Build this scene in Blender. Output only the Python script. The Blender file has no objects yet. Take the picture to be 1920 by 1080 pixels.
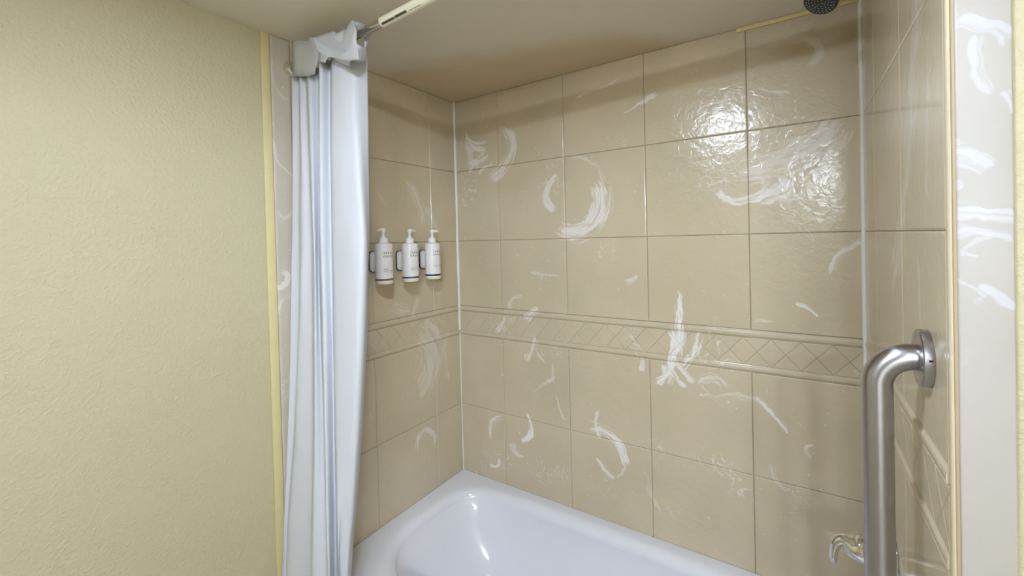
import bpy, bmesh, math, random
from mathutils import Vector, Matrix, noise as mnoise
random.seed(4)
scene = bpy.context.scene
COL = scene.collection

# ------------------------------------------------------------------ camera, world, exposure
F_PX, PP_Y = 803.34, 457.7
cam_data = bpy.data.cameras.new('camera')
cam = bpy.data.objects.new('camera', cam_data)
COL.objects.link(cam)
cam_data.sensor_fit = 'HORIZONTAL'
cam_data.sensor_width = 36.0
cam_data.lens = 36.0 * F_PX / 1920
cam_data.shift_x = 0.0
cam_data.shift_y = -(540 - PP_Y) / 1920.0
cam_data.clip_start = 0.02
yaw, pitch, roll = (math.radians(a) for a in (-33.659, -0.657, -1.461))
fw = Vector((math.sin(yaw) * math.cos(pitch), math.cos(yaw) * math.cos(pitch), math.sin(pitch)))
rt = Vector((math.cos(yaw), -math.sin(yaw), 0))
up = rt.cross(fw)
r2 = rt * math.cos(roll) + up * math.sin(roll)
u2 = -rt * math.sin(roll) + up * math.cos(roll)
M = Matrix((r2, u2, -fw)).transposed().to_4x4()
M.translation = Vector((1.34246, -1.54941, 1.51006))
cam.matrix_world = M
scene.camera = cam

world = bpy.data.worlds.new('world')
scene.world = world
world.use_nodes = True
world.node_tree.nodes['Background'].inputs[0].default_value = (0.9, 0.92, 1.0, 1)
world.node_tree.nodes['Background'].inputs[1].default_value = 0.05
vs = scene.view_settings
vs.view_transform = 'Standard'
vs.look = 'None'
vs.gamma = 1.0
vs.use_curve_mapping = False
vs.exposure = 0.16
LAMP_STRENGTH = 620.0
FILL_STRENGTH = 400.0
LAMP_COLOR = (0.87, 1.0, 1.17)
LAMP_POS = (1.0, -1.3, 2.162)

ARCS_BACK = [[0.164, 2.062, 0.1135, 0.0144, -0.5729, -0.8196, 0.8568, 0.9], [0.208, 2.109, 0.1977, 0.0188, -0.4248, -0.9053, 0.9342, 0.8], [0.152, 1.844, 0.1076, 0.0153, -0.2882, 0.9576, 0.7836, 0.7], [0.127, 1.996, 0.1304, 0.0197, 0.0767, -0.9971, 0.8568, 0.8], [0.209, 1.755, 0.1498, 0.0162, -0.5806, 0.8142, 0.8987, 0.7], [0.217, 1.73, 0.1173, 0.0149, -0.2983, 0.9545, 0.8987, 0.9], [-0.099, 1.922, 0.187, 0.0296, 0.9999, 0.0107, 0.8987, 0.6], [0.186, 1.917, 0.132, 0.0411, 0.9621, -0.2727, 0.4226, 0.8], [0.601, 1.659, 0.1273, 0.0527, 0.7071, -0.7071, 0.1736, 0.9], [0.554, 1.691, 0.0732, 0.0244, -0.9966, 0.0819, 0.342, 0.75], [0.727, 2.273, 0.3278, 0.0151, 0.4484, -0.8938, 0.9738, 0.9], [0.631, 2.504, 0.447, 0.0086, 0.1991, -0.98, 0.9738, 0.6], [1.207, 1.692, 0.0874, 0.0218, -0.0916, -0.9958, 0.4226, 1.0], [1.249, 1.688, 0.067, 0.0415, 0.6119, -0.791, 0.7071, 0.8], [1.311, 1.698, 0.0853, 0.0146, 0.0821, -0.9966, 0.8987, 0.6], [1.194, 2.023, 0.3171, 0.071, 0.451, -0.8925, 0.8987, 0.5], [1.422, 1.726, 0.08, 0.0118, -0.6752, 0.7377, 0.6409, 0.7], [1.388, 1.817, 0.0937, 0.0113, 0.7682, -0.6402, 0.8987, 0.8], [1.357, 2.033, 0.046, 0.0179, 0.739, 0.6738, -0.342, 0.45], [1.371, 2.147, 0.2167, 0.0072, -0.3738, -0.9275, 0.9738, 0.7], [0.366, 1.229, 0.6367, 0.0173, 0.9989, -0.0471, 0.9832, 1.2], [0.797, 1.13, 0.1876, 0.0238, 0.9544, -0.2986, 0.8093, 1.2], [0.843, 1.2, 0.2167, 0.0176, 0.9138, -0.4061, 0.9342, 1.1], [1.492, 1.076, 0.4855, 0.0112, -0.9928, 0.1195, 0.9958, 0.8], [0.856, 1.037, 0.1121, 0.0148, 0.9994, -0.0357, 0.8987, 0.9], [1.08, 1.08, 0.1132, 0.0146, -0.9098, -0.4151, 0.8568, 1.0], [1.091, 1.104, 0.1026, 0.013, -0.8183, -0.5748, 0.8568, 0.9], [0.841, 1.039, 0.1002, 0.0182, 0.9778, -0.2095, 0.8987, 1.0], [1.166, 1.058, 0.3057, 0.0104, -0.9976, -0.0687, 0.9958, 0.9], [0.791, 0.786, 0.1132, 0.0148, -0.9981, -0.0618, 0.8568, 0.9], [0.69, 0.653, 0.1134, 0.0313, 0.6084, 0.7936, 0.5789, 1.1], [0.728, 0.655, 0.0674, 0.0092, 0.9502, -0.3118, 0.6409, 0.6], [0.78, 0.702, 0.1117, 0.0191, -0.6269, -0.7791, 0.8987, 0.8], [0.311, 0.709, 0.0769, 0.0144, 0.962, -0.273, 0.4833, 1.3], [0.242, 0.64, 0.0772, 0.0169, -0.8552, 0.5183, 0.5, 0.9], [0.175, 0.513, 0.0391, 0.011, 0.6402, -0.7682, 0.3935, 0.9], [0.334, 0.622, 0.0522, 0.023, -0.5939, -0.8046, 0.6409, 0.6], [1.157, 0.84, 0.1605, 0.0124, 0.7164, 0.6977, 0.8987, 1.1], [1.202, 0.8, 0.1848, 0.0149, -0.1732, 0.9849, 0.8987, 0.5], [1.098, 0.992, 0.036, 0.0216, 0.0278, 0.9996, 0.1736, 0.6], [1.38, 0.849, 0.0204, 0.0089, -0.9806, 0.1961, 0.1736, 0.9], [1.323, 1.212, 0.0849, 0.011, 0.53, 0.848, 0.8987, 1.0], [1.539, 1.379, 0.1108, 0.0174, -0.8032, 0.5957, 0.7836, 0.75], [1.271, 1.544, 0.3148, 0.0084, -0.0731, -0.9973, 0.9958, 0.7], [0.469, 1.116, 0.1004, 0.0226, -0.6869, 0.7267, 0.8987, 0.8], [0.166, 1.183, 0.1001, 0.0181, 0.829, -0.5593, 0.8987, 0.7], [0.272, 1.102, 0.1445, 0.0172, 0.8999, -0.4361, 0.8987, 0.7], [0.542, 1.087, 0.1267, 0.0104, -0.9154, -0.4025, 0.8987, 0.6], [0.344, 1.207, 0.0582, 0.0186, -0.5665, 0.824, 0.5, 0.5], [-0.086, 1.462, 0.7794, 0.01, 0.6942, -0.7198, 0.9958, 0.6], [0.766, 0.936, 0.2737, 0.0093, -0.9757, -0.2193, 0.8987, 0.5], [0.795, 1.401, 0.0636, 0.0117, 0.5975, -0.8019, 0.8987, 0.8], [0.458, 2.184, 0.829, 0.0088, 0.0096, -1.0, 0.9958, 0.5], [1.071, 0.669, 0.2067, 0.0118, -0.9094, -0.416, 0.8987, 0.4], [1.35, 0.78, 0.0834, 0.0124, -0.8638, -0.5039, 0.8987, 0.5], [0.632, 1.72, 0.1013, 0.0122, 0.5728, 0.8197, 0.5, 0.45]]
ARCS_LEFT = [[-0.33, 0.991, 0.131, 0.1106, 1.0, 0.0076, 0.342, 0.6], [-0.236, 0.643, 0.0528, 0.0198, 0.1705, 0.9854, -0.6428, 0.9], [-0.466, 1.582, 0.243, 0.0382, 0.9095, 0.4157, 0.8987, 0.6], [-0.028, 1.676, 0.1633, 0.0322, -0.8575, -0.5145, 0.8987, 0.6], [-0.317, 1.361, 0.13, 0.0304, -0.3231, -0.9463, 0.8987, 0.6], [-0.385, 1.29, 0.1252, 0.023, 0.8863, -0.4631, 0.8987, 0.5], [-0.355, 1.754, 0.1238, 0.0132, -0.8561, -0.5169, 0.8987, 0.4], [-0.219, 1.077, 0.0721, 0.0337, 0.7071, 0.7071, 0.5, 0.6], [0.152, 0.995, 0.2571, 0.022, -0.9995, -0.0311, 0.8987, 0.5], [-0.734, 1.833, 0.1221, 0.0092, -0.9419, -0.3358, 0.6409, 0.5], [-0.823, 1.61, 0.024, 0.0103, -0.0416, -0.9991, -0.5, 0.5], [-0.841, 1.41, 0.0236, 0.0135, 0.8051, -0.5932, -0.5, 0.8], [-0.673, 1.263, 0.1887, 0.009, -0.9964, 0.0848, 0.8987, 0.6], [-0.769, 2.054, 0.0836, 0.0113, -0.8968, -0.4424, 0.6409, 0.4]]
ARCS_RIGHT = [[0.295, 2.065, 0.9706, 0.0464, -0.9397, -0.3421, 0.8987, 0.5], [-1.125, 1.565, 0.436, 0.0106, 0.9863, 0.1651, 0.9738, 0.35], [-1.083, 1.536, 0.5444, 0.009, 0.9974, 0.0716, 0.9738, 0.35], [-0.745, 1.856, 0.3691, 0.0044, 0.2086, -0.978, 0.9958, 0.5], [-1.02, 1.477, 0.3877, 0.0092, 0.9801, -0.1986, 0.9738, 0.4], [-0.812, 1.309, 0.1883, 0.0139, 0.9772, -0.2124, 0.8987, 0.4]]
ARCS_JAMB = [[1.498, 1.69, 0.0741, 0.011220000000000003, 0.5671, 0.8236, 0.8987, 0.75], [1.659, 1.741, 0.13, 0.013200000000000002, -0.9692, -0.2462, 0.9625, 0.6000000000000001], [1.621, 1.671, 0.0707, 0.00858, -0.9899, -0.1414, 0.9738, 0.675], [1.5, 1.338, 0.1866, 0.03168, 0.1661, 0.9861, 0.9738, 0.75], [1.501, 1.555, 0.0483, 0.01584, 0.4138, 0.9104, 0.8987, 0.6000000000000001], [1.553, 1.579, 0.0466, 0.00792, -0.9662, -0.2577, 0.9738, 0.5249999999999999], [1.487, 1.359, 0.0856, 0.0099, 0.6894, 0.7244, 0.9738, 0.8250000000000001], [1.504, 1.402, 0.0362, 0.00792, 0.4692, 0.8831, 0.7836, 0.6000000000000001], [1.542, 1.469, 0.0256, 0.0061600000000000005, -0.5087, 0.8609, 0.6428, 0.44999999999999996], [1.564, 1.359, 0.0669, 0.007040000000000001, -0.5233, 0.8522, 0.9958, 0.5249999999999999], [1.54, 1.489, 0.0191, 0.005940000000000001, -0.7328, -0.6805, 0.8987, 0.6000000000000001], [1.517, 1.618, 0.0124, 0.010340000000000002, -0.9701, 0.2425, 0.8987, 0.375]]
HDR = {'a': (0.05, -0.812, 2.145), 'b': (0.158, -0.822, 2.11), 'c': (0.137, -0.811, 2.006), 'd': (0.041, -0.804, 2.029), 'e': (0.176, -0.83, 2.107), 'f': (0.195, -0.83, 2.103), 'g': (0.234, -0.835, 2.051), 'h': (0.176, -0.812, 2.003), 'i': (0.265, -0.81, 2.11), 'j': (0.272, -0.8, 2.105), 'k': (0.29, -0.825, 2.077), 'l': (0.269, -0.815, 2.048), 'm': (0.291, -0.832, 2.02), 'n': (0.273, -0.835, 2.025), 'o': (0.263, -0.835, 2.011), 'p': (0.209, -0.828, 2.029), 'q': (0.308, -0.805, 2.105), 'r': (0.322, -0.81, 2.097), 's': (0.313, -0.82, 2.055), 't': (0.354, -0.832, 2.018), 'u': (0.351, -0.815, 2.113), 'v': (0.371, -0.82, 2.098), 'w': (0.385, -0.825, 2.065), 'x': (0.395, -0.83, 2.03), 'y': (0.396, -0.826, 1.988), 'z': (0.363, -0.828, 1.994), 'A': (0.351, -0.765, 2.118), 'B': (0.36, -0.755, 2.091), 'C': (0.348, -0.765, 2.055), 'D': (0.344, -0.77, 2.078), 'E': (0.341, -0.812, 1.988), 'F': (0.265, -0.81, 2.025), 'G': (0.357, -0.775, 2.005), 'H': (0.367, -0.8, 2.102)}

# ------------------------------------------------------------------ helpers
def lin(c):
    return tuple(((v / 255) / 12.92 if v / 255 <= 0.04045 else ((v / 255 + 0.055) / 1.055) ** 2.4) for v in c) + (1.0,)

def link(name, me, m=None, parent=None):
    o = bpy.data.objects.new(name, me)
    COL.objects.link(o)
    if m is not None and me is not None:
        if isinstance(m, (list, tuple)):
            for q in m: me.materials.append(q)
        elif not me.materials:
            me.materials.append(m)
    if parent is not None: o.parent = parent
    return o

def from_bm(name, bm, m, parent=None, smooth=True, sharp=35):
    bmesh.ops.recalc_face_normals(bm, faces=bm.faces)
    me = bpy.data.meshes.new(name)
    if smooth:
        for f in bm.faces: f.smooth = True
        for e in bm.edges:
            if len(e.link_faces) == 2 and e.calc_face_angle(0) > math.radians(sharp): e.smooth = False
    bm.to_mesh(me); bm.free()
    return link(name, me, m, parent)

def thing(name, label, cat, loc=(0, 0, 0), group=None):
    o = bpy.data.objects.new(name, None)
    COL.objects.link(o)
    o.location = loc
    o.empty_display_size = 0.05
    tag(o, label, cat, group)
    return o

def tag(o, label, cat, group=None):
    o['label'] = label; o['category'] = cat
    if group: o['group'] = group
    return o

def struct(o):
    o['kind'] = 'structure'
    return o

def add_box(bm, lo, hi, bevel=0.0, seg=2):
    r = bmesh.ops.create_cube(bm, size=1.0)
    for v in r['verts']:
        v.co = Vector([(lo[i] + hi[i]) / 2 + v.co[i] * (hi[i] - lo[i]) for i in range(3)])
    if bevel > 0:
        es = list({e for v in r['verts'] for e in v.link_edges})
        bmesh.ops.bevel(bm, geom=es, offset=bevel, segments=seg, profile=0.5, affect='EDGES')

def box_obj(name, lo, hi, m, parent=None, bevel=0.0):
    bm = bmesh.new(); add_box(bm, lo, hi, bevel)
    return from_bm(name, bm, m, parent, smooth=bevel > 0)

def loft(bm, rings, closed=True, cap0=True, cap1=True):
    vr = [[bm.verts.new(p) for p in ring] for ring in rings]
    n = len(vr[0])
    for a, b in zip(vr[:-1], vr[1:]):
        for i in range(n if closed else n - 1):
            j = (i + 1) % n
            bm.faces.new((a[i], a[j], b[j], b[i]))
    if cap0: bm.faces.new(vr[0][::-1])
    if cap1: bm.faces.new(vr[-1])
    return vr

def lathe(bm, prof, n=32, mat=None, cap0=True, cap1=True):
    """prof: list of (radius, height) about local z."""
    mat = mat or Matrix.Identity(4)
    rings = [[mat @ Vector((r * math.cos(2 * math.pi * i / n), r * math.sin(2 * math.pi * i / n), z)) for i in range(n)] for r, z in prof]
    loft(bm, rings, True, cap0, cap1)

def tube(bm, pts, radii, n=20, flat=None):
    pts = [Vector(p) for p in pts]
    if not isinstance(radii, (list, tuple)): radii = [radii] * len(pts)
    rings = []
    ref = None
    for k, p in enumerate(pts):
        t = (pts[min(k + 1, len(pts) - 1)] - pts[max(k - 1, 0)]).normalized()
        if ref is None:
            ref = t.orthogonal().normalized()
        ref = (ref - t * ref.dot(t)).normalized()
        b = t.cross(ref)
        rings.append([p + ref * radii[k] * math.cos(2 * math.pi * i / n) + b * radii[k] * math.sin(2 * math.pi * i / n) for i in range(n)])
    loft(bm, rings)

def axis_matrix(origin, direction):
    z = Vector(direction).normalized()
    return Matrix.Translation(Vector(origin)) @ z.to_track_quat('Z', 'Y').to_matrix().to_4x4()

def catmull(pts, sub):
    pts = [Vector(p) for p in pts]
    out = []
    for i in range(len(pts) - 1):
        p0 = pts[max(i - 1, 0)]; p1 = pts[i]; p2 = pts[i + 1]; p3 = pts[min(i + 2, len(pts) - 1)]
        for s in range(sub):
            t = s / sub
            out.append(0.5 * ((2 * p1) + (p2 - p0) * t + (2 * p0 - 5 * p1 + 4 * p2 - p3) * t * t + (3 * p1 - p0 - 3 * p2 + p3) * t ** 3))
    out.append(pts[-1])
    return out

# ------------------------------------------------------------------ materials
class NT:
    def __init__(self, name):
        self.m = bpy.data.materials.new(name); self.m.use_nodes = True
        self.t = self.m.node_tree
        self.b = self.t.nodes['Principled BSDF']
    def n(self, kind, **kw):
        nd = self.t.nodes.new(kind)
        for k, v in kw.items(): setattr(nd, k, v)
        return nd
    def l(self, a, b): self.t.links.new(a, b)
    def set(self, **kw):
        for k, v in kw.items(): self.b.inputs[k].default_value = v
    def math(self, op, a, b=None, c=None, clamp=False):
        return _math(self.t, op, a, b, c, clamp)
    def noise(self, vec, scale, detail=2, rough=0.5, dist=0.0):
        nd = self.n('ShaderNodeTexNoise')
        nd.inputs['Scale'].default_value = scale; nd.inputs['Detail'].default_value = detail
        nd.inputs['Roughness'].default_value = rough; nd.inputs['Distortion'].default_value = dist
        if vec is not None: self.l(vec, nd.inputs['Vector'])
        return nd
    def ramp(self, v, lo, hi, a=0.0, b=1.0):
        return _ramp(self.t, v, lo, hi, a, b)
    def mix(self, f, a, b):
        nd = self.n('ShaderNodeMix', data_type='RGBA')
        for sock, v in ((nd.inputs[0], f), (nd.inputs[6], a), (nd.inputs[7], b)):
            if hasattr(v, 'is_linked'): self.l(v, sock)
            else: sock.default_value = v
        return nd.outputs[2]
    def bump(self, h, strength, dist):
        nd = self.n('ShaderNodeBump')
        nd.inputs['Strength'].default_value = strength; nd.inputs['Distance'].default_value = dist
        self.l(h, nd.inputs['Height']); self.l(nd.outputs[0], self.b.inputs['Normal'])
        return nd

def _math(t, op, a, b=None, c=None, clamp=False):
    nd = t.nodes.new('ShaderNodeMath'); nd.operation = op; nd.use_clamp = clamp
    for i, v in enumerate((a, b, c)):
        if v is None: continue
        if hasattr(v, 'is_linked'): t.links.new(v, nd.inputs[i])
        else: nd.inputs[i].default_value = v
    return nd.outputs[0]

def _ramp(t, v, lo, hi, a=0.0, b=1.0):
    nd = t.nodes.new('ShaderNodeMapRange'); nd.interpolation_type = 'SMOOTHSTEP'
    for i, x in enumerate((v, lo, hi, a, b)):
        if hasattr(x, 'is_linked'): t.links.new(x, nd.inputs[i])
        else: nd.inputs[i].default_value = x
    return nd.outputs[0]

def plain(name, rgb, rough=0.5, metal=0.0, spec=0.5, var=0.03, nscale=20, bump=0.0, bscale=200, **kw):
    N = NT(name)
    N.set(Roughness=rough, Metallic=metal)
    N.b.inputs['Specular IOR Level'].default_value = spec
    tc = N.n('ShaderNodeTexCoord')
    nz = N.noise(tc.outputs['Object'], nscale, 3)
    c = lin(rgb)
    N.l(N.mix(nz.outputs['Fac'], tuple(x * (1 - var) for x in c[:3]) + (1,), tuple(min(1, x * (1 + var)) for x in c[:3]) + (1,)), N.b.inputs['Base Color'])
    if bump:
        b = N.noise(tc.outputs['Object'], bscale, 2)
        N.bump(b.outputs['Fac'], bump, 0.001)
    for k, v in kw.items(): N.b.inputs[k.replace('_', ' ')].default_value = v
    return N.m

def vein_group():
    g = bpy.data.node_groups.new('marble_arc', 'ShaderNodeTree')
    I = g.interface
    for nm, kind in (('P', 'Vector'), ('C', 'Vector'), ('R', 'Float'), ('InvW', 'Float'), ('Dir', 'Vector'), ('CosH', 'Float'), ('Strength', 'Float')):
        I.new_socket(nm, in_out='INPUT', socket_type='NodeSocket' + kind)
    I.new_socket('V', in_out='OUTPUT', socket_type='NodeSocketFloat')
    gi = g.nodes.new('NodeGroupInput'); go = g.nodes.new('NodeGroupOutput')
    def vm(op, a, b=None):
        nd = g.nodes.new('ShaderNodeVectorMath'); nd.operation = op
        g.links.new(a, nd.inputs[0])
        if b is not None: g.links.new(b, nd.inputs[1])
        return nd
    d = vm('SUBTRACT', gi.outputs['P'], gi.outputs['C']).outputs[0]
    r = vm('LENGTH', d).outputs['Value']
    ca = _math(g, 'DIVIDE', vm('DOT_PRODUCT', d, gi.outputs['Dir']).outputs['Value'], r)
    q = _math(g, 'ABSOLUTE', _math(g, 'MULTIPLY', _math(g, 'SUBTRACT', r, gi.outputs['R']), gi.outputs['InvW']))
    m1 = _math(g, 'SUBTRACT', 1.0, q, clamp=True)
    one = _math(g, 'SUBTRACT', 1.0, gi.outputs['CosH'])
    m2 = _ramp(g, ca, _math(g, 'MULTIPLY_ADD', one, -0.15, gi.outputs['CosH']), _math(g, 'MULTIPLY_ADD', one, 0.55, gi.outputs['CosH']))
    t = _math(g, 'MULTIPLY', m1, m2)
    sx = g.nodes.new('ShaderNodeSeparateXYZ'); g.links.new(gi.outputs['P'], sx.inputs[0])
    cx = g.nodes.new('ShaderNodeCombineXYZ')
    g.links.new(_math(g, 'MULTIPLY', sx.outputs[0], 11.0), cx.inputs[0])
    g.links.new(_math(g, 'MULTIPLY', sx.outputs[1], 11.0), cx.inputs[1])
    g.links.new(_math(g, 'MULTIPLY', r, 130.0), cx.inputs[2])
    nz = g.nodes.new('ShaderNodeTexNoise'); nz.inputs['Scale'].default_value = 1.0; nz.inputs['Detail'].default_value = 2.0
    g.links.new(cx.outputs[0], nz.inputs['Vector'])
    k = _math(g, 'MULTIPLY_ADD', t, 0.30, _math(g, 'MULTIPLY', nz.outputs['Fac'], 0.95))
    v = _math(g, 'MULTIPLY', _ramp(g, k, 0.53, 0.77), _ramp(g, t, 0.0, 0.3))
    v = _math(g, 'MULTIPLY', v, gi.outputs['Strength'])
    g.links.new(v, go.inputs[0])
    return g
VEIN = vein_group()

def marble(name, axis, arcs, base, vein, rough=0.2, fleck=0.75, bump=0.6):
    """cultured marble; axis 'x' or 'y' is the wall's horizontal direction; arcs are the veins of the panels."""
    N = NT(name)
    geo = N.n('ShaderNodeNewGeometry')
    P = geo.outputs['Position']
    w1 = N.noise(P, 7.0, 3); w2 = N.noise(P, 45.0, 2)
    def off(nd, amt):
        s = N.n('ShaderNodeVectorMath', operation='SUBTRACT'); N.l(nd.outputs['Color'], s.inputs[0]); s.inputs[1].default_value = (0.5, 0.5, 0.5)
        k = N.n('ShaderNodeVectorMath', operation='SCALE'); N.l(s.outputs[0], k.inputs[0]); k.inputs['Scale'].default_value = amt
        return k.outputs[0]
    a = N.n('ShaderNodeVectorMath', operation='ADD'); N.l(P, a.inputs[0]); N.l(off(w1, 0.05), a.inputs[1])
    b = N.n('ShaderNodeVectorMath', operation='ADD'); N.l(a.outputs[0], b.inputs[0]); N.l(off(w2, 0.014), b.inputs[1])
    s = N.n('ShaderNodeSeparateXYZ'); N.l(b.outputs[0], s.inputs[0])
    c = N.n('ShaderNodeCombineXYZ'); N.l(s.outputs[0 if axis == 'x' else 1], c.inputs[0]); N.l(s.outputs[2], c.inputs[1])
    acc = None
    for (cx, cy, R, w, dx, dy, ch, st) in arcs:
        g = N.n('ShaderNodeGroup'); g.node_tree = VEIN
        N.l(c.outputs[0], g.inputs['P'])
        g.inputs['C'].default_value = (cx, cy, 0); g.inputs['R'].default_value = R
        g.inputs['InvW'].default_value = 1.0 / max(w, 0.002); g.inputs['Dir'].default_value = (dx, dy, 0)
        g.inputs['CosH'].default_value = ch; g.inputs['Strength'].default_value = st
        acc = g.outputs[0] if acc is None else N.math('MAXIMUM', acc, g.outputs[0])
    # faint background veining: thin ridges of warped noise, only in scattered patches
    v1 = N.noise(b.outputs[0], 13.0, 3, 0.6, 1.2)
    rid = N.ramp(N.math('ABSOLUTE', N.math('SUBTRACT', v1.outputs['Fac'], 0.5)), 0.02, 0.0)
    pm = N.ramp(N.noise(P, 5.0, 2).outputs['Fac'], 0.56, 0.70)
    fl = N.ramp(N.noise(b.outputs[0], 60.0, 1).outputs['Fac'], 0.73, 0.80)
    bg = N.math('MULTIPLY', N.math('MAXIMUM', N.math('MULTIPLY', rid, pm), N.math('MULTIPLY', fl, 0.6)), fleck)
    acc = bg if acc is None else N.math('MAXIMUM', acc, bg)
    cl = N.noise(P, 3.5, 3)
    bc = lin(base)
    col = N.mix(N.ramp(cl.outputs['Fac'], 0.3, 0.7), tuple(x * 0.95 for x in bc[:3]) + (1,), (bc[0] * 1.05, bc[1] * 1.04, bc[2] * 1.05, 1))
    col = N.mix(N.math('MULTIPLY', acc, 0.82, clamp=True), col, lin(vein))
    N.l(col, N.b.inputs['Base Color'])
    N.set(Roughness=rough)
    h = N.noise(b.outputs[0], 38.0, 2, 0.5, 0.6)
    N.bump(h.outputs['Fac'], bump, 0.0022)
    return N.m

TILE = (200, 186, 160)
VEINC = (236, 232, 230)
def arcs_between(arcs, z0, z1):
    """the veins that reach into a course of tiles."""
    out = []
    for a in arcs:
        cz = a[1] + a[2] * a[5]
        reach = a[3] + a[2] * math.sqrt(max(0.0, 1 - a[6] * a[6])) if a[6] > 0 else a[3] + 2 * a[2]
        if cz + reach + 0.03 > z0 and cz - reach - 0.03 < z1: out.append(a)
    return out
BANDS = ((0.0, 0.735), (0.735, 1.066), (1.066, 1.202), (1.202, 1.507), (1.507, 1.834), (1.834, 2.2))
m_back = [marble('marble_tile_back', 'x', arcs_between(ARCS_BACK, *z), TILE, VEINC) for z in BANDS]
m_left = marble('marble_tile_left', 'y', ARCS_LEFT, TILE, (226, 218, 212))
m_right = marble('marble_tile_right', 'y', ARCS_RIGHT, TILE, (226, 218, 212), rough=0.16, fleck=0.25, bump=0.25)
m_edge = marble('marble_edge', 'y', ARCS_LEFT, (190, 181, 168), (226, 222, 220), rough=0.3, fleck=1.0)
m_jamb = marble('marble_jamb', 'x', ARCS_JAMB, (176, 170, 164), (198, 198, 208), rough=0.5, fleck=0.1, bump=0.1)
m_grout = plain('grout', (176, 156, 126), 0.7)
m_caulk = plain('caulk', (232, 230, 226), 0.45)
m_cream = plain('cream_trim', (222, 200, 148), 0.5)
m_ytrim = plain('yellow_trim', (212, 198, 150), 0.5)
m_tub = plain('tub_enamel', (226, 226, 234), 0.12, spec=0.5, var=0.01)
m_floor = plain('floor_tile', (150, 140, 125), 0.4)
m_white = plain('bottle_white', (236, 232, 232), 0.35)
m_base = plain('bottle_base', (240, 234, 222), 0.35)
m_pump = plain('pump_white', (238, 236, 230), 0.3)
m_brk = plain('bracket_white', (235, 232, 230), 0.35)
m_brkd = plain('bracket_dark', (62, 54, 48), 0.5)
m_chrome = plain('chrome', (225, 225, 225), 0.06, metal=1.0, var=0.01)
m_rodc = plain('rod_nickel', (205, 200, 190), 0.16, metal=1.0, var=0.01)
m_rodw = plain('rod_enamel', (238, 232, 212), 0.22)
m_dark = plain('nozzle_face', (24, 22, 22), 0.35)
m_nub = plain('nozzle_rubber', (150, 148, 146), 0.5)
m_ink = plain('print_ink', (70, 66, 66), 0.6)
m_ink2 = plain('print_ink_faint', (150, 148, 150), 0.6)
m_hole = plain('dark_hole', (12, 12, 12), 0.6)
m_stick = plain('sticker', (78, 68, 60), 0.4)

def wall_paint(name, rgb, bscale, strength, dist):
    N = NT(name)
    geo = N.n('ShaderNodeNewGeometry')
    P = geo.outputs['Position']
    c = lin(rgb)
    cl = N.noise(P, 4.0, 3)
    N.l(N.mix(cl.outputs['Fac'], (c[0] * .97, c[1] * .97, c[2] * .94, 1), (c[0] * 1.03, c[1] * 1.03, c[2] * 1.06, 1)), N.b.inputs['Base Color'])
    N.set(Roughness=0.55)
    a = N.noise(P, bscale, 3, 0.55)
    h = N.ramp(a.outputs['Fac'], 0.42, 0.72)
    N.bump(h, strength, dist)
    return N.m
m_yellow = wall_paint('yellow_paint', (191, 181, 150), 120.0, 0.55, 0.0014)
m_plain_wall = wall_paint('pale_paint', (226, 214, 176), 90.0, 0.4, 0.001)

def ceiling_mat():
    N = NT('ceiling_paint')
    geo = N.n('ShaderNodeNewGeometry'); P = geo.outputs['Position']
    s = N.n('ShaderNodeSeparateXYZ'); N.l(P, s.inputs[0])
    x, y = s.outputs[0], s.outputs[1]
    # soft-edged tan tint along the back wall, wider towards the left corner
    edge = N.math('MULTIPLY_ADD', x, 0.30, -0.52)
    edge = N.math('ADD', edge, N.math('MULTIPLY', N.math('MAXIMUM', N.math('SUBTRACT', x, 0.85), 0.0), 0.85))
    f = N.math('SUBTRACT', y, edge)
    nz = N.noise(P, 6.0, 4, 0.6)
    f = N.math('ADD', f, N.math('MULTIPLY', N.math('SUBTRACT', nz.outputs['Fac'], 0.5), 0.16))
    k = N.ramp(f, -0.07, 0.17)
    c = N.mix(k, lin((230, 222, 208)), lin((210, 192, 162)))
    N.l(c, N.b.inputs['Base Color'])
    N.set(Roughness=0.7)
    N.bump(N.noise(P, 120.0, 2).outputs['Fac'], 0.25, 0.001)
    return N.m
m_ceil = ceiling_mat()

def fabric():
    N = NT('curtain_fabric')
    c = lin((220, 222, 230))
    N.set(Roughness=0.75)
    N.b.inputs['Base Color'].default_value = c
    tc = N.n('ShaderNodeTexCoord')
    N.bump(N.noise(tc.outputs['Object'], 25.0, 3).outputs['Fac'], 0.25, 0.004)
    tr = N.n('ShaderNodeBsdfTranslucent'); tr.inputs[0].default_value = lin((230, 230, 240))
    mx = N.n('ShaderNodeMixShader'); mx.inputs[0].default_value = 0.22
    out = N.t.nodes['Material Output']
    N.l(N.b.outputs[0], mx.inputs[1]); N.l(tr.outputs[0], mx.inputs[2]); N.l(mx.outputs[0], out.inputs['Surface'])
    return N.m
m_cloth = fabric()

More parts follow.
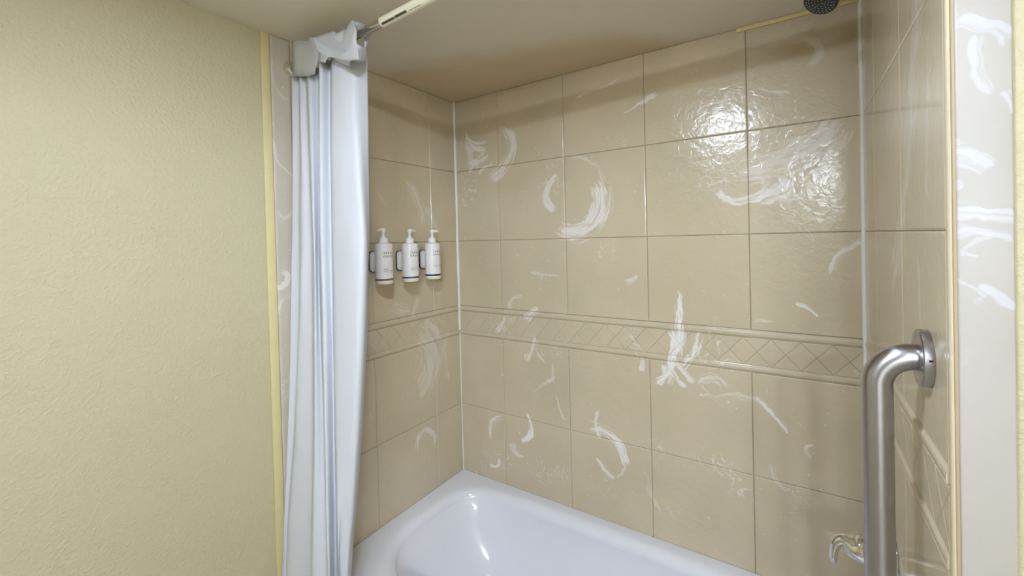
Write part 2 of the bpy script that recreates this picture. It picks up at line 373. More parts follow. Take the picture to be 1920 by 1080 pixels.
def brushed():
    N = NT('brushed_steel')
    c = lin((178, 176, 182))
    N.set(Metallic=1.0, Roughness=0.28)
    N.b.inputs['Base Color'].default_value = c
    tc = N.n('ShaderNodeTexCoord')
    mp = N.n('ShaderNodeMapping'); mp.inputs['Scale'].default_value = (500, 500, 30)
    N.l(tc.outputs['Object'], mp.inputs['Vector'])
    nz = N.noise(mp.outputs[0], 1.0, 2)
    N.l(N.ramp(nz.outputs['Fac'], 0.3, 0.7, 0.30, 0.32), N.b.inputs['Roughness'])
    return N.m
m_steel = brushed()
_nt = m_steel.node_tree
_tg = _nt.nodes.new('ShaderNodeTangent'); _tg.direction_type = 'RADIAL'; _tg.axis = 'Z'
_nt.links.new(_tg.outputs[0], _nt.nodes['Principled BSDF'].inputs['Tangent'])
_nt.nodes['Principled BSDF'].inputs['Anisotropic'].default_value = 0.75
_nt.nodes['Principled BSDF'].inputs['Anisotropic Rotation'].default_value = 0.25

def emit(name, rgb, s):
    N = NT(name)
    N.b.inputs['Emission Color'].default_value = rgb + (1,)
    N.b.inputs['Emission Strength'].default_value = s
    N.b.inputs['Base Color'].default_value = (1, 1, 1, 1)
    return N.m
m_lamp = emit('lamp_lens', LAMP_COLOR, LAMP_STRENGTH)
m_fill = emit('fill_diffuser', LAMP_COLOR, FILL_STRENGTH)

# ------------------------------------------------------------------ room shell
W = 1.5            # inner width between the tiled end walls
CEIL = 2.162
RIM = 0.42
ROWS = [(RIM - 0.004, 0.735), (0.735, 1.066), (1.202, 1.507), (1.507, 1.834), (1.834, CEIL)]
BAND = (1.089, 1.177)
RAILS = [(1.066, 1.089), (1.177, 1.202)]
BACK_X = [0.0, 0.2474, 0.5702, 0.8929, 1.2156, W]
LEFT_Y = [0.0, -0.170, -0.493, -0.786]
RIGHT_Y = [0.0, -0.205, -0.513, -0.789]
DEEP = 0.007       # how far the tile faces stand in front of the wall

floor = struct(box_obj('floor', (-0.12, -3.0, -0.06), (2.5, 0.12, 0.0), m_floor))
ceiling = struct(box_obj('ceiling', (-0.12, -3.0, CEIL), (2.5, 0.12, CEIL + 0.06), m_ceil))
wall_back = struct(box_obj('wall_back', (-0.12, DEEP, 0), (2.5, 0.12, CEIL), m_grout))
wall_left = struct(box_obj('wall_left', (-0.12, -3.0, 0), (-DEEP, DEEP, CEIL), m_yellow))
wall_right = struct(box_obj('wall_right', (W + DEEP, -0.797, 0), (2.5, DEEP, CEIL), m_yellow))
struct(box_obj('wall_rear', (-0.12, -3.1, 0), (2.5, -3.0, CEIL), m_plain_wall))
struct(box_obj('wall_side', (2.4, -3.0, 0), (2.5, -0.792, CEIL), m_plain_wall))

def frame(wall):
    """maps (u, v, d) -> world; u runs along the wall, v up, d out into the alcove."""
    if wall == 'back': return lambda u, v, d: Vector((u, -d, v))
    if wall == 'left': return lambda u, v, d: Vector((d, u, v))
    return lambda u, v, d: Vector((W - d, u, v))

def piece(name, poly, fr, m, parent, inset=0.0036, gap=0.0004, drop=0.0024, raise_=0.0):
    """a tile of any convex outline: sunk back edge, rounded shoulder, flat face."""
    cx = sum(p[0] for p in poly) / len(poly); cy = sum(p[1] for p in poly) / len(poly)
    def shrink(d):
        out = []
        n = len(poly)
        area = sum(poly[i][0] * poly[(i + 1) % n][1] - poly[(i + 1) % n][0] * poly[i][1] for i in range(n))
        sg = 1 if area > 0 else -1
        for i in range(n):
            a, b, c = Vector(poly[i - 1]), Vector(poly[i]), Vector(poly[(i + 1) % n])
            e1 = (b - a).normalized(); e2 = (c - b).normalized()
            n1 = Vector((-e1.y, e1.x)) * sg; n2 = Vector((-e2.y, e2.x)) * sg
            bis = (n1 + n2); k = d / max(0.2, (1 + n1.dot(n2)))
            out.append(b + bis * k)
        return out
    bm = bmesh.new()
    rings = []
    for d, dep in ((gap, -0.006), (gap, -drop), (gap + inset * 0.35, -drop * 0.35), (gap + inset, 0.0)):
        rings.append([fr(p[0], p[1], dep + raise_) for p in shrink(d)])
    loft(bm, rings)
    return from_bm(name, bm, m, parent, smooth=False)

def rect(u0, u1, v0, v1): return [(u0, v0), (u1, v0), (u1, v1), (u0, v1)]

def tile_wall(wall, parent, us, mats):
    fr = frame(wall)
    if not isinstance(mats, list): mats = [mats] * 6
    for (v0, v1), m in zip(ROWS, mats[:2] + mats[3:]):
        for a, b in zip(us[:-1], us[1:]):
            piece('tile', rect(min(a, b), max(a, b), v0, v1), fr, m, parent, raise_=random.uniform(-.0003, .0003))
    lo, hi = min(us), max(us)
    m = mats[2]
    for v0, v1 in RAILS:
        bm = bmesh.new()
        prof = [(v0 + 0.0005, -0.005), (v0 + 0.0005, -0.0015)]
        for k in range(7):
            a = math.pi * (k / 6)
            prof.append(((v0 + v1) / 2 - math.cos(a) * ((v1 - v0) / 2 - 0.004), 0.0030 * math.sin(a) ** 0.7 if 0 < k < 6 else 0.0))
        prof += [(v1 - 0.0005, -0.0015), (v1 - 0.0005, -0.005)]
        loft(bm, [[fr(u, v, d) for v, d in prof] for u in (lo + 0.0006, hi - 0.0006)])
        from_bm('border_rail', bm, m, parent, smooth=True, sharp=50)
    # diamond border between the rails
    p, h0, h1 = 0.0775, BAND[0], BAND[1]
    hm = (h0 + h1) / 2
    ph = 0.96 if wall == 'back' else -0.02
    k0 = math.floor((lo - ph) / p) - 1; k1 = math.ceil((hi - ph) / p) + 1
    def clip(poly):
        for lim, keep in ((lo + 0.0005, 1), (hi - 0.0005, -1)):
            out = []
            for i in range(len(poly)):
                a, b = poly[i], poly[(i + 1) % len(poly)]
                ia, ib = (a[0] - lim) * keep >= 0, (b[0] - lim) * keep >= 0
                if ia: out.append(a)
                if ia != ib:
                    t = (lim - a[0]) / (b[0] - a[0]); out.append((lim, a[1] + t * (b[1] - a[1])))
            poly = out
            if len(poly) < 3: return None
        return poly
    for k in range(k0, k1 + 1):
        x = ph + k * p
        for poly in ([(x - p / 2, hm), (x, h0), (x + p / 2, hm), (x, h1)],
                     [(x, h0), (x + p, h0), (x + p / 2, hm)], [(x, h1), (x + p / 2, hm), (x + p, h1)]):
            q = clip(poly)
            if q and max(c[0] for c in q) - min(c[0] for c in q) > 0.012:
                piece('border_tile', q, fr, m, parent, inset=0.0017, gap=0.0002, drop=0.0009, raise_=random.uniform(-.0002, .0003))

tile_wall('back', wall_back, BACK_X, m_back)
tile_wall('left', wall_left, LEFT_Y, m_left)
tile_wall('right', wall_right, RIGHT_Y, m_right)
# grout bed behind the tiles of the painted end walls
box_obj('grout_bed', (-DEEP, -0.851, RIM - 0.02), (-0.0045, 0.0, CEIL), m_grout, wall_left)
box_obj('grout_bed', (W + 0.0045, -0.789, RIM - 0.02), (W + DEEP, 0.0, CEIL), m_grout, wall_right)
# finishing strip of the left panel, and the two-piece corner of the right one
fl = frame('left')
piece('edge_tile', rect(-0.849, -0.787, 0.0, CEIL), fl, m_edge, wall_left, inset=0.006, drop=0.003)
bm = bmesh.new()
q = [Vector((W + DEEP, -0.7895, 0)), Vector((W, -0.7895, 0))]
for k in range(7):
    a = math.pi / 2 * k / 6
    q.append(Vector((W + 0.0036 - 0.0036 * math.cos(a), -0.794 - 0.005 * math.sin(a), 0)))
q += [Vector((W + 0.0042, -0.797, 0)), Vector((W + 0.0042, -0.7895, 0))]
loft(bm, [[v + Vector((0, 0, z)) for v in q] for z in (0.0, CEIL)])
from_bm('edge_bead', bm, m_right, wall_right, sharp=50)
box_obj('grout_line', (W + 0.0042, -0.7972, 0.0), (W + 0.0082, -0.7895, CEIL), m_grout, wall_right)
bm = bmesh.new(); add_box(bm, (W + 0.0080, -0.8005, 0.0), (W + 0.0565, -0.790, CEIL), 0.0022, 3)
from_bm('edge_tile', bm, m_jamb, wall_right)

# caulk and trim
def bead(name, pts, r, m, wob=0.0):
    bm = bmesh.new()
    P = []
    for a, b in zip(pts[:-1], pts[1:]):
        n = 24
        for k in range(n): P.append(Vector(a).lerp(Vector(b), k / n))
    P.append(Vector(pts[-1]))
    R = [r * (1 + wob * mnoise.noise(p * 9.0)) for p in P]
    P = [p + Vector((mnoise.noise(p * 5.0), mnoise.noise(p * 5.0 + Vector((9, 0, 0))), 0)) * r * wob * 0.7 for p in P]
    tube(bm, P, R, 10)
    return struct(from_bm(name, bm, m))
bead('trim_1', [(0.0015, -0.0015, 1.09), (0.0015, -0.0015, CEIL - 0.002)], 0.0062, m_caulk, 0.35)
bead('trim_2', [(0.001, -0.001, RIM), (0.001, -0.001, 1.09)], 0.0026, m_caulk, 0.3)
bead('trim_3', [(W - 0.001, -0.001, RIM), (W - 0.001, -0.001, CEIL - 0.002)], 0.0062, m_caulk, 0.3)
bm = bmesh.new(); add_box(bm, (1.19, -0.006, CEIL - 0.014), (W - 0.006, -0.0004, CEIL - 0.0003), 0.002)
struct(from_bm('trim_4', bm, m_cream))
bm = bmesh.new(); add_box(bm, (-0.0068, -0.877, 0.0), (-0.0015, -0.8505, CEIL - 0.0003), 0.002)
struct(from_bm('trim_5', bm, m_ytrim))

# ------------------------------------------------------------------ bathtub
def ring(cx, cy, a, b, nb, nf, z, n=128):
    out = []
    for i in range(n):
        t = 2 * math.pi * i / n
        c, s = math.cos(t), math.sin(t)
        e = nb if s >= 0 else nf
        r = (abs(c) ** e + abs(s) ** e) ** (-1 / e)
        out.append(Vector((cx + a * r * c, cy + b * r * s, z)))
    return out
def rectring(x0, x1, y0, y1, z, n=128):
    cx, cy, a, b = (x0 + x1) / 2, (y0 + y1) / 2, (x1 - x0) / 2, (y1 - y0) / 2
    out = []
    for i in range(n):
        t = 2 * math.pi * i / n
        c, s = math.cos(t), math.sin(t)
        k = 1 / max(abs(c), abs(s))
        out.append(Vector((cx + a * c * k, cy + b * s * k, z)))
    return out
TY0, TY1 = -0.783, -0.0012
rings = [rectring(0.0015, W - 0.0015, TY0, TY1, 0.001), rectring(0.0015, W - 0.0015, TY0, TY1, RIM - 0.022)]
for k in range(1, 6):
    a = math.pi / 2 * k / 5
    rings.append(rectring(0.0015, W - 0.0015, TY0 + 0.022 * (1 - math.cos(a)), TY1, RIM - 0.022 + 0.022 * math.sin(a)))
tcx, tcy = 0.755, -0.372
A0, B0 = 0.698, 0.335
rings.append(ring(tcx, tcy, A0 + 0.012, B0 + 0.010, 5.5, 3.0, RIM + 0.0008))
for k in range(0, 9):
    a = math.pi / 2 * k / 8
    rr = 0.040
    rings.append(ring(tcx, tcy, A0 - rr * math.sin(a), B0 - rr * math.sin(a) * 0.9, 5.0, 2.8, RIM - rr * (1 - math.cos(a))))
prof = [(0.0418, 0.055), (0.055, 0.11), (0.075, 0.17), (0.10, 0.22), (0.125, 0.262), (0.155, 0.295), (0.20, 0.318), (0.26, 0.326), (0.40, 0.330)]
for ins, dz in prof:
    rings.append(ring(tcx + ins * 0.12, tcy, A0 - ins * 1.25, max(0.02, B0 - ins * 0.78), 4.6, 2.8, RIM - dz))
bm = bmesh.new()
loft(bm, rings)
tub = from_bm('bathtub', bm, m_tub, sharp=60)
tag(tub, 'glossy white bathtub with rounded inner corners set into the tiled alcove', 'bathtub')

# ------------------------------------------------------------------ shower rod
ra, rb = Vector((0.0, -0.785, 2.071)), Vector((W, -0.795, 2.126))
rd = (rb - ra).normalized()
rod = thing('shower_rod', 'tension rod with slim nickel end and thicker cream tube under the ceiling', 'curtain rod', ra)
inv = Matrix.Translation(-ra)
def rodpart(name, bm, m):
    bmesh.ops.transform(bm, matrix=inv, verts=bm.verts)
    return from_bm(name, bm, m, rod)
def at(x): return ra + rd * (x / rd.x)
XJ = 0.443
bm = bmesh.new(); tube(bm, [at(0.006), at(XJ + 0.03)], 0.0112, 24); o = rodpart('inner_tube', bm, m_rodc); o['label'] = 'slim polished nickel tube'
bm = bmesh.new(); tube(bm, [at(XJ), at(XJ + 0.0015), at(W - 0.006 - 0.0015), at(W - 0.006)], [0.0122, 0.0134, 0.0134, 0.0122], 28); o = rodpart('outer_tube', bm, m_rodw); o['label'] = 'thicker cream enamelled tube'
for x, s in ((0.0, 1), (W, -1)):
    bm = bmesh.new()
    mt = axis_matrix(Vector((ra.x + s * 0.0006, ra.y, ra.z)) if s > 0 else Vector((W - 0.0006, rb.y, rb.z)), (s, 0, 0))
    lathe(bm, [(0.026, 0), (0.026, 0.004), (0.0255, 0.007), (0.0235, 0.010), (0.022, 0.012), (0.018, 0.022), (0.012, 0.024)], 36, mt)
    rodpart('end_flange', bm, m_chrome)
# product sticker along the underside of the cream tube: a dark rating strip with broken print beyond it
def sticker(x0, x1, a0, a1, name, m):
    R = 0.01362
    e = Vector((0, 0, 1)); e = (e - rd * e.dot(rd)).normalized(); f = rd.cross(e)   # f ~ -y... turned towards the room below
    bm = bmesh.new(); rows = []
    for k in range(2):
        p = at(x0 + (x1 - x0) * k)
        rows.append([bm.verts.new(p + e * R * math.sin(math.radians(a)) - Vector((0, 1, 0)) * R * math.cos(math.radians(a))) for a in [a0 + (a1 - a0) * j / 6 for j in range(7)]])
    for j in range(6): bm.faces.new((rows[0][j], rows[0][j + 1], rows[1][j + 1], rows[1][j]))
    return rodpart(name, bm, m)
sticker(0.452, 0.500, -62, -38, 'sticker', m_stick)
sticker(0.502, 0.545, -60, -34, 'sticker', m_stick)
for k in range(7):
    sticker(0.553 + k * 0.0062, 0.553 + k * 0.0062 + random.uniform(0.002, 0.0045), -58, -50, 'sticker', m_stick)

# ------------------------------------------------------------------ shower curtain
ROW_T = [(0.027, -0.798), (0.042, -0.788), (0.074, -0.8), (0.086, -0.786), (0.128, -0.803), (0.144, -0.782), (0.211, -0.82), (0.215, -0.79), (0.257, -0.812), (0.304, -0.802), (0.321, -0.787), (0.327, -0.75)]
ROW_M = [(0.013, -0.808), (0.041, -0.798), (0.074, -0.81), (0.102, -0.796), (0.144, -0.813), (0.135, -0.792), (0.204, -0.83), (0.21, -0.8), (0.253, -0.822), (0.344, -0.812), (0.361, -0.797), (0.331, -0.76)]
ROW_B = [(-0.004, -0.858), (0.018, -0.848), (0.053, -0.86), (0.135, -0.846), (0.178, -0.863), (0.21, -0.842), (0.278, -0.88), (0.261, -0.85), (0.305, -0.872), (0.299, -0.862), (0.315, -0.847), (0.286, -0.81)]
ZT, ZM, ZB = 1.98, 1.52, 0.68
def curtain_row(z):
    out = []
    for t, m_, b in zip(ROW_T, ROW_M, ROW_B):
        v = []
        for i in range(2):
            # quadratic through the three measured heights, straight beyond them
            if z > ZM:
                s = (z - ZM) / (ZT - ZM); v.append(m_[i] + (t[i] - m_[i]) * s)
            else:
                s = (ZM - z) / (ZM - ZB); s2 = s if s > 1 else s * s * 0.5 + s * 0.5
                v.append(m_[i] + (b[i] - m_[i]) * s2)
        v[0] = max(v[0], 0.012)
        out.append(Vector((v[0], v[1], z)))
    return out
bm = bmesh.new()
zs = [2.045 - (2.045 - 0.16) * k / 56 for k in range(57)]
rows = []
for z in zs:
    pts = catmull(curtain_row(z), 7)
    # the cloth doubles back behind the front folds
    last = pts[-1]
    back = [last + Vector((-0.02, 0.008, 0)), last + Vector((-0.06, -0.004, 0)), last + Vector((-0.11, 0.010, 0)), last + Vector((-0.17, 0.0, 0))]
    pts = pts + catmull([last] + back, 4)[1:]
    q = []
    for i, p in enumerate(pts):
        n = mnoise.noise(Vector((i * 0.13, z * 2.3, 1.7))) * 0.004 + mnoise.noise(Vector((i * 0.3, z * 6.0, 4.0))) * 0.0015
        y = p.y + n
        if z < 0.44: y = min(y, -0.800)
        q.append(Vector((max(p.x, 0.008), y, p.z)))
    rows.append(q)
loft(bm, rows, closed=False, cap0=False, cap1=False)
curtain = from_bm('shower_curtain', bm, m_cloth, sharp=80)
tag(curtain, 'white fabric shower curtain gathered in folds at the left end of the rod', 'curtain')
sm = curtain.modifiers.new('thickness', 'SOLIDIFY'); sm.thickness = 0.0012; sm.offset = 0

# crumpled header flaps over the rod
FACETS = ['abc', 'acd', 'bef', 'bfg', 'bgh', 'bhc', 'fik', 'ijk', 'fkl', 'flg', 'glm', 'gmn', 'gnp', 'pno', 'kjq', 'kqs', 'qrs', 'ksl', 'lst', 'ltm',
          'sru', 'suw', 'uvw', 'swx', 'stx', 'txy', 'tyz', 'tzm', 'uHA', 'uAv', 'vAD', 'ABD', 'BCD', 'DCG', 'mzE', 'mEF', 'HAD', 'xCG', 'xGy']
bm = bmesh.new()
vt = {k: bm.verts.new(Vector(v)) for k, v in HDR.items()}
for f in FACETS:
    try: bm.faces.new([vt[c] for c in f])
    except ValueError: pass
bmesh.ops.subdivide_edges(bm, edges=bm.edges[:], cuts=2, use_grid_fill=True)
bmesh.ops.smooth_vert(bm, verts=bm.verts[:], factor=0.25, use_axis_x=True, use_axis_y=True, use_axis_z=True)
for v in bm.verts: v.co.y += 0.004 * mnoise.noise(v.co * 38)
hd = from_bm('header_flap', bm, m_cloth, curtain, sharp=24)
sm = hd.modifiers.new('thickness', 'SOLIDIFY'); sm.thickness = 0.0014; sm.offset = 0

# ------------------------------------------------------------------ soap dispensers
def text_on_cylinder(name, body, size, spacing, arc0, z0, R, m, parent, bold=0.0):
    """lettering bent round the bottle; arc0 = angle of the left edge (0 faces out from the wall, + to the right)."""
    cu = bpy.data.curves.new(name, 'FONT'); cu.body = body; cu.size = size; cu.space_character = spacing
    cu.resolution_u = 2; cu.offset = bold
    tmp = bpy.data.objects.new(name, cu); COL.objects.link(tmp)
    dg = bpy.context.evaluated_depsgraph_get(); dg.update()
    me = bpy.data.meshes.new_from_object(tmp.evaluated_get(dg))
    bpy.data.objects.remove(tmp)
    for v in me.vertices:
        a = arc0 + v.co.x / R
        v.co = Vector((R * math.cos(a), R * math.sin(a), z0 + v.co.y))
    me.materials.clear()
    return link(name, me, m, parent)

def dispenser(y, z, label, band_rgb, nozzle_dir, lines, tilt=0.0):
    t = thing('soap_dispenser', label, 'dispenser', (0, y, z), 'pump bottles mounted on the left tiled wall')
    AX = 0.052
    R = 0.0325
    def T(bm, off=(AX, 0, 0)):
        bmesh.ops.translate(bm, verts=bm.verts, vec=off); return bm
    # wall bracket
    def plate(x0, x1, w, h, r, zc):
        bm = bmesh.new()
        pts = []
        for cxx, czz, a0 in ((w - r, h - r, 0), (-w + r, h - r, 90), (-w + r, -h + r, 180), (w - r, -h + r, 270)):
            for k in range(7):
                a = math.radians(a0 + 15 * k); pts.append((cxx + r * math.cos(a), czz + r * math.sin(a)))
        loft(bm, [[Vector((x0, u, zc + v)) for u, v in pts], [Vector((x1, u, zc + v)) for u, v in pts]])
        return bm
    zc = 0.084
    b = from_bm('wall_bracket', plate(0.0012, 0.006, 0.0305, 0.040, 0.014, zc), m_brkd, t); b['label'] = 'dark outlined wall bracket'
    from_bm('bracket_face', plate(0.006, 0.0105, 0.0285, 0.0375, 0.013, zc), m_brk, b)
    bm = bmesh.new(); add_box(bm, (0.010, -0.016, zc - 0.03), (AX - 0.026, 0.016, zc + 0.03), 0.003)
    from_bm('bracket_clip', bm, m_brk, b)
    # bottle
    bm = bmesh.new(); lathe(bm, [(0.0325, 0.021), (R, 0.024), (R, 0.1455), (0.0315, 0.1495), (0.028, 0.1525), (0.019, 0.1538), (0.0165, 0.155)], 48)
    from_bm('bottle_body', T(bm), m_white, t)
    mb = plain('band_%d' % sum(band_rgb), band_rgb, 0.4)
    bm = bmesh.new(); lathe(bm, [(0.0329, 0.0148), (0.0329, 0.0218)], 48)
    o = from_bm('colour_band', T(bm), mb, t)
    bm = bmesh.new(); lathe(bm, [(0.027, 0.0), (0.0295, 0.0015), (0.0318, 0.006), (0.0325, 0.0155)], 48)
    from_bm('bottle_base', T(bm), m_base, t)
    # pump
    bm = bmesh.new(); lathe(bm, [(0.0165, 0.153), (0.0165, 0.172), (0.0155, 0.173), (0.0095, 0.1735), (0.0095, 0.178), (0.0085, 0.179)], 40)
    col = from_bm('pump_collar', T(bm), m_pump, t)
    bm = bmesh.new(); lathe(bm, [(0.0045, 0.178), (0.0045, 0.198)], 20)
    from_bm('pump_stem', T(bm), m_pump, t)
    bm = bmesh.new(); lathe(bm, [(0.0058, 0.192), (0.0082, 0.196), (0.0088, 0.206), (0.0075, 0.2085)], 24)
    d = Vector(nozzle_dir).normalized()
    pth = [Vector((0, 0, 0.203)), d * 0.010 + Vector((0, 0, 0.2035)), d * 0.022 + Vector((0, 0, 0.2025)), d * 0.029 + Vector((0, 0, 0.200))]
    tube(bm, pth, [0.0062, 0.0052, 0.0040, 0.0032], 14)
    from_bm('pump_nozzle', T(bm), m_pump, t)
    # printed label, wrapped on the bottle
    Rt = R + 0.0002
    for body, size, zz, arc, ink, sp, bold in lines:
        o = text_on_cylinder('lettering', body, size, sp, arc, zz, Rt, ink, t, bold)
        o.location = (AX, 0, 0)
    return t

A0T = -0.74
HEADT = [('TERRA', 0.0098, 0.1135, A0T, m_ink, 1.55, 0.0002), ('GREEN', 0.0098, 0.1010, A0T, m_ink, 1.55, 0.0002)]
dispenser(-0.480, 1.354, 'white pump bottle with grey-brown band, nearest the curtain', (112, 94, 82), (0.15, -1, 0),
          HEADT + [('HAND', 0.0048, 0.0560, A0T, m_ink, 1.3, 0.0001), ('& BODY WASH', 0.0048, 0.0490, A0T, m_ink, 1.3, 0.0001), ('COCONUT MINT', 0.0036, 0.0425, A0T, m_ink2, 1.4, 0.0)])
dispenser(-0.349, 1.351, 'white pump bottle with slate band, middle of the three wall dispensers', (74, 76, 90), (1, 0.10, 0),
          HEADT + [('CONDITIONING', 0.0046, 0.0570, A0T, m_ink2, 1.3, 0.0), ('SHAMPOO', 0.0050, 0.0495, A0T, m_ink, 1.3, 0.0001), ('COCONUT MINT', 0.0036, 0.0430, A0T, m_ink2, 1.4, 0.0)])
dispenser(-0.222, 1.350, 'white pump bottle with navy-black band, nearest the back corner', (16, 24, 40), (1, 0.25, 0),
          HEADT + [('CONDITIONER', 0.0046, 0.0570, A0T, m_ink2, 1.3, 0.0001), ('COCONUT MINT', 0.0036, 0.0500, A0T, m_ink2, 1.4, 0.0)])

# ------------------------------------------------------------------ grab bar
GY, GX = -0.693, 1.4415
bar = thing('grab_bar', 'brushed steel vertical grab bar with round flange on the right tiled wall', 'grab bar', (W, GY, 0.70))
gi = Matrix.Translation(Vector((-W, -GY, -0.70)))
def gpart(name, bm, m, parent=None):
    bmesh.ops.transform(bm, matrix=gi, verts=bm.verts)
    return from_bm(name, bm, m, bar)
ZTOP, ZBOT, RB = 1.320, 0.700, 0.0452
P = [Vector((W - 0.006, GY, ZTOP))]
for k in range(13):
    a = math.pi / 2 * k / 12
    P.append(Vector((GX + RB - RB * math.sin(a), GY, ZTOP - RB + RB * math.cos(a))))
for k in range(1, 16): P.append(Vector((GX, GY, ZTOP - RB + (ZBOT + RB - ZTOP + RB) * k / 16)))
for k in range(13):
    a = math.pi / 2 * k / 12
    P.append(Vector((GX + RB - RB * math.cos(a), GY, ZBOT + RB - RB * math.sin(a))))
P.append(Vector((W - 0.006, GY, ZBOT)))
bm = bmesh.new(); tube(bm, P, 0.0192, 36)
gpart('bar_tube', bm, m_steel)
for z in (ZTOP, ZBOT):
    bm = bmesh.new()
    lathe(bm, [(0.0415, 0.0004), (0.0415, 0.011), (0.040, 0.0125), (0.0205, 0.0125)], 56, axis_matrix((W, GY, z), (-1, 0, 0)))
    fo = gpart('flange', bm, m_steel)
    for k in range(3):
        a = math.radians(75 + 120 * k)
        bm = bmesh.new()
        lathe(bm, [(0.0032, 0.012), (0.0032, 0.0130), (0.0018, 0.0134)], 14, axis_matrix((W, GY + 0.031 * math.cos(a), z + 0.031 * math.sin(a)), (-1, 0, 0)))
        s = from_bm('screw', bm, m_steel, fo)
        bmesh_loc = s
        s.data.transform(gi)
    bm = bmesh.new(); add_box(bm, (W - 0.007, GY - 0.0422, z + 0.004), (W - 0.003, GY - 0.0408, z + 0.0065), 0)
    s = from_bm('cover_notch', bm, m_hole, fo, smooth=False); s.data.transform(gi); s['label'] = 'small dark prying notch'

# ------------------------------------------------------------------ shower valve with lever
VY, VZ = -0.392, 0.832
valve = thing('shower_valve', 'polished chrome shower valve with hooked lever behind the grab bar', 'faucet', (W, VY, VZ))
vi = Matrix.Translation(Vector((-W, -VY, -VZ)))
bm = bmesh.new(); lathe(bm, [(0.048, 0.0006), (0.048, 0.003), (0.044, 0.007), (0.030, 0.010), (0.026, 0.011)], 56, axis_matrix((W, VY, VZ), (-1, 0, 0)))
bmesh.ops.transform(bm, matrix=vi, verts=bm.verts); from_bm('escutcheon', bm, m_chrome, valve)
pts = [(W - 0.010, VY, VZ - 0.002), (1.470, VY, VZ - 0.001), (1.448, VY, VZ), (1.434, VY, VZ + 0.001), (1.424, VY, VZ + 0.005), (1.414, VY, VZ + 0.0075), (1.4055, VY, VZ + 0.0005), (1.4005, VY, VZ - 0.013), (1.3985, VY, VZ - 0.028), (1.3985, VY, VZ - 0.040), (1.4005, VY, VZ - 0.0505)]
rad = [0.029, 0.0285, 0.0275, 0.0250, 0.0190, 0.0125, 0.0105, 0.0092, 0.0078, 0.0070, 0.0022]
cp = catmull(pts, 5)
cr = [v.x for v in catmull([(r, 0, 0) for r in rad], 5)]
bm = bmesh.new(); tube(bm, cp, cr, 28)
bmesh.ops.transform(bm, matrix=vi, verts=bm.verts)
lev = from_bm('lever', bm, m_chrome, valve)
bm = bmesh.new(); lathe(bm, [(0.0034, 0.0), (0.0034, 0.0016)], 16, axis_matrix((1.438, VY - 0.012, VZ - 0.0212), (-0.1, -0.55, -0.8)))
bmesh.ops.transform(bm, matrix=vi, verts=bm.verts); s = from_bm('set_screw', bm, m_hole, lev); s['label'] = 'dark set screw hole'

# ------------------------------------------------------------------ shower head
hc = Vector((1.394, -0.352, 2.026)); hax = Vector((-0.42, -0.42, -0.80)).normalized()
sh = thing('shower_fixture', 'dark-faced round shower head dotted with pale nozzles at top of frame', 'shower', (W, -0.30, 2.10))
si = Matrix.Translation(-Vector((W, -0.30, 2.10)))
def spart(name, bm, m, parent=sh):
    bmesh.ops.transform(bm, matrix=si, verts=bm.verts)
    return from_bm(name, bm, m, parent)
mt = axis_matrix(hc, hax)
bm = bmesh.new(); lathe(bm, [(0.0120, -0.052), (0.0135, -0.044), (0.020, -0.034), (0.0305, -0.016), (0.0345, -0.006), (0.0345, 0.0005), (0.0325, 0.0012)], 44, mt)
spart('head_shell', bm, m_dark)
bm = bmesh.new(); lathe(bm, [(0.0322, -0.004), (0.0322, 0.0008), (0.030, 0.0018), (0.010, 0.0024), (0.002, 0.0024)], 44, mt)
face = spart('spray_face', bm, m_dark)
for rr, n in ((0.005, 4), (0.011, 9), (0.017, 14), (0.023, 19), (0.028, 24)):
    for k in range(n):
        a = 2 * math.pi * k / n + rr * 70
        bm = bmesh.new(); lathe(bm, [(0.0011, 0.0008), (0.0010, 0.0030), (0.0005, 0.0034)], 6, mt @ Matrix.Translation(Vector((rr * math.cos(a), rr * math.sin(a), 0))))
        spart('nozzle', bm, m_nub, face)
bm = bmesh.new()
nb = hc - hax * 0.050
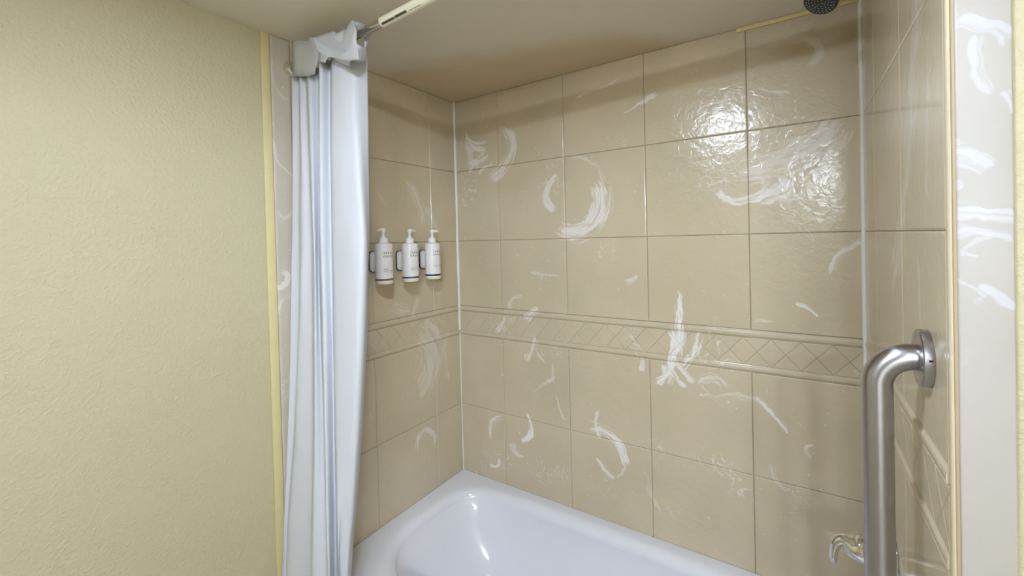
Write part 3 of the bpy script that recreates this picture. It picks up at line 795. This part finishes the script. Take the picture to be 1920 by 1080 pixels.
tube(bm, catmull([nb, nb - hax * 0.020, Vector((1.452, -0.302, 2.103)), Vector((W - 0.004, -0.300, 2.108))], 6), 0.0085, 18)
spart('shower_arm', bm, m_chrome)
bm = bmesh.new(); lathe(bm, [(0.028, 0.0006), (0.027, 0.004), (0.018, 0.009), (0.010, 0.011)], 36, axis_matrix((W, -0.300, 2.108), (-1, 0, 0)))
spart('arm_flange', bm, m_chrome)

# ------------------------------------------------------------------ ceiling lamp (the room's own light, above the frame)
lamp = thing('ceiling_lamp', 'white flush ceiling lamp with three round lenses before the bath', 'lamp', LAMP_POS)
bm = bmesh.new(); lathe(bm, [(0.12, -0.0004), (0.12, -0.010), (0.112, -0.016), (0.02, -0.016)], 48)
from_bm('housing', bm, m_rodw, lamp)
for k in range(3):
    a = math.radians(90 + 120 * k)
    bm = bmesh.new(); lathe(bm, [(0.026, 0.0), (0.026, -0.004), (0.020, -0.0052)], 28, Matrix.Translation(Vector((0.055 * math.cos(a), 0.055 * math.sin(a), -0.0162))))
    from_bm('lens', bm, m_lamp, lamp)

# added fill light, unseen, on the wall behind the camera
fill_unit = thing('fill_light', 'added hooded fill light with three frosted squares on the wall behind', 'lamp', (1.9, -3.0, 1.95))
bm = bmesh.new(); add_box(bm, (-0.36, 0.0004, -0.06), (0.36, 0.03, 0.06), 0.006)
from_bm('back_plate', bm, m_chrome, fill_unit)
for k in (-1, 0, 1):
    bm = bmesh.new(); add_box(bm, (k * 0.24 - 0.075, 0.0305, -0.025), (k * 0.24 + 0.075, 0.06, 0.025), 0.01, 3)
    from_bm('diffuser', bm, m_fill, fill_unit)
bm = bmesh.new(); add_box(bm, (-0.40, 0.0305, 0.027), (0.40, 0.30, 0.037)); add_box(bm, (-0.40, 0.292, 0.0), (0.40, 0.30, 0.027))  # hood added to cut the fill off the upper walls and ceiling
for s in (-1, 1): add_box(bm, (s * 0.396 - 0.004, 0.0305, -0.02), (s * 0.396 + 0.004, 0.30, 0.03))
from_bm('hood', bm, m_rodw, fill_unit, smooth=False)
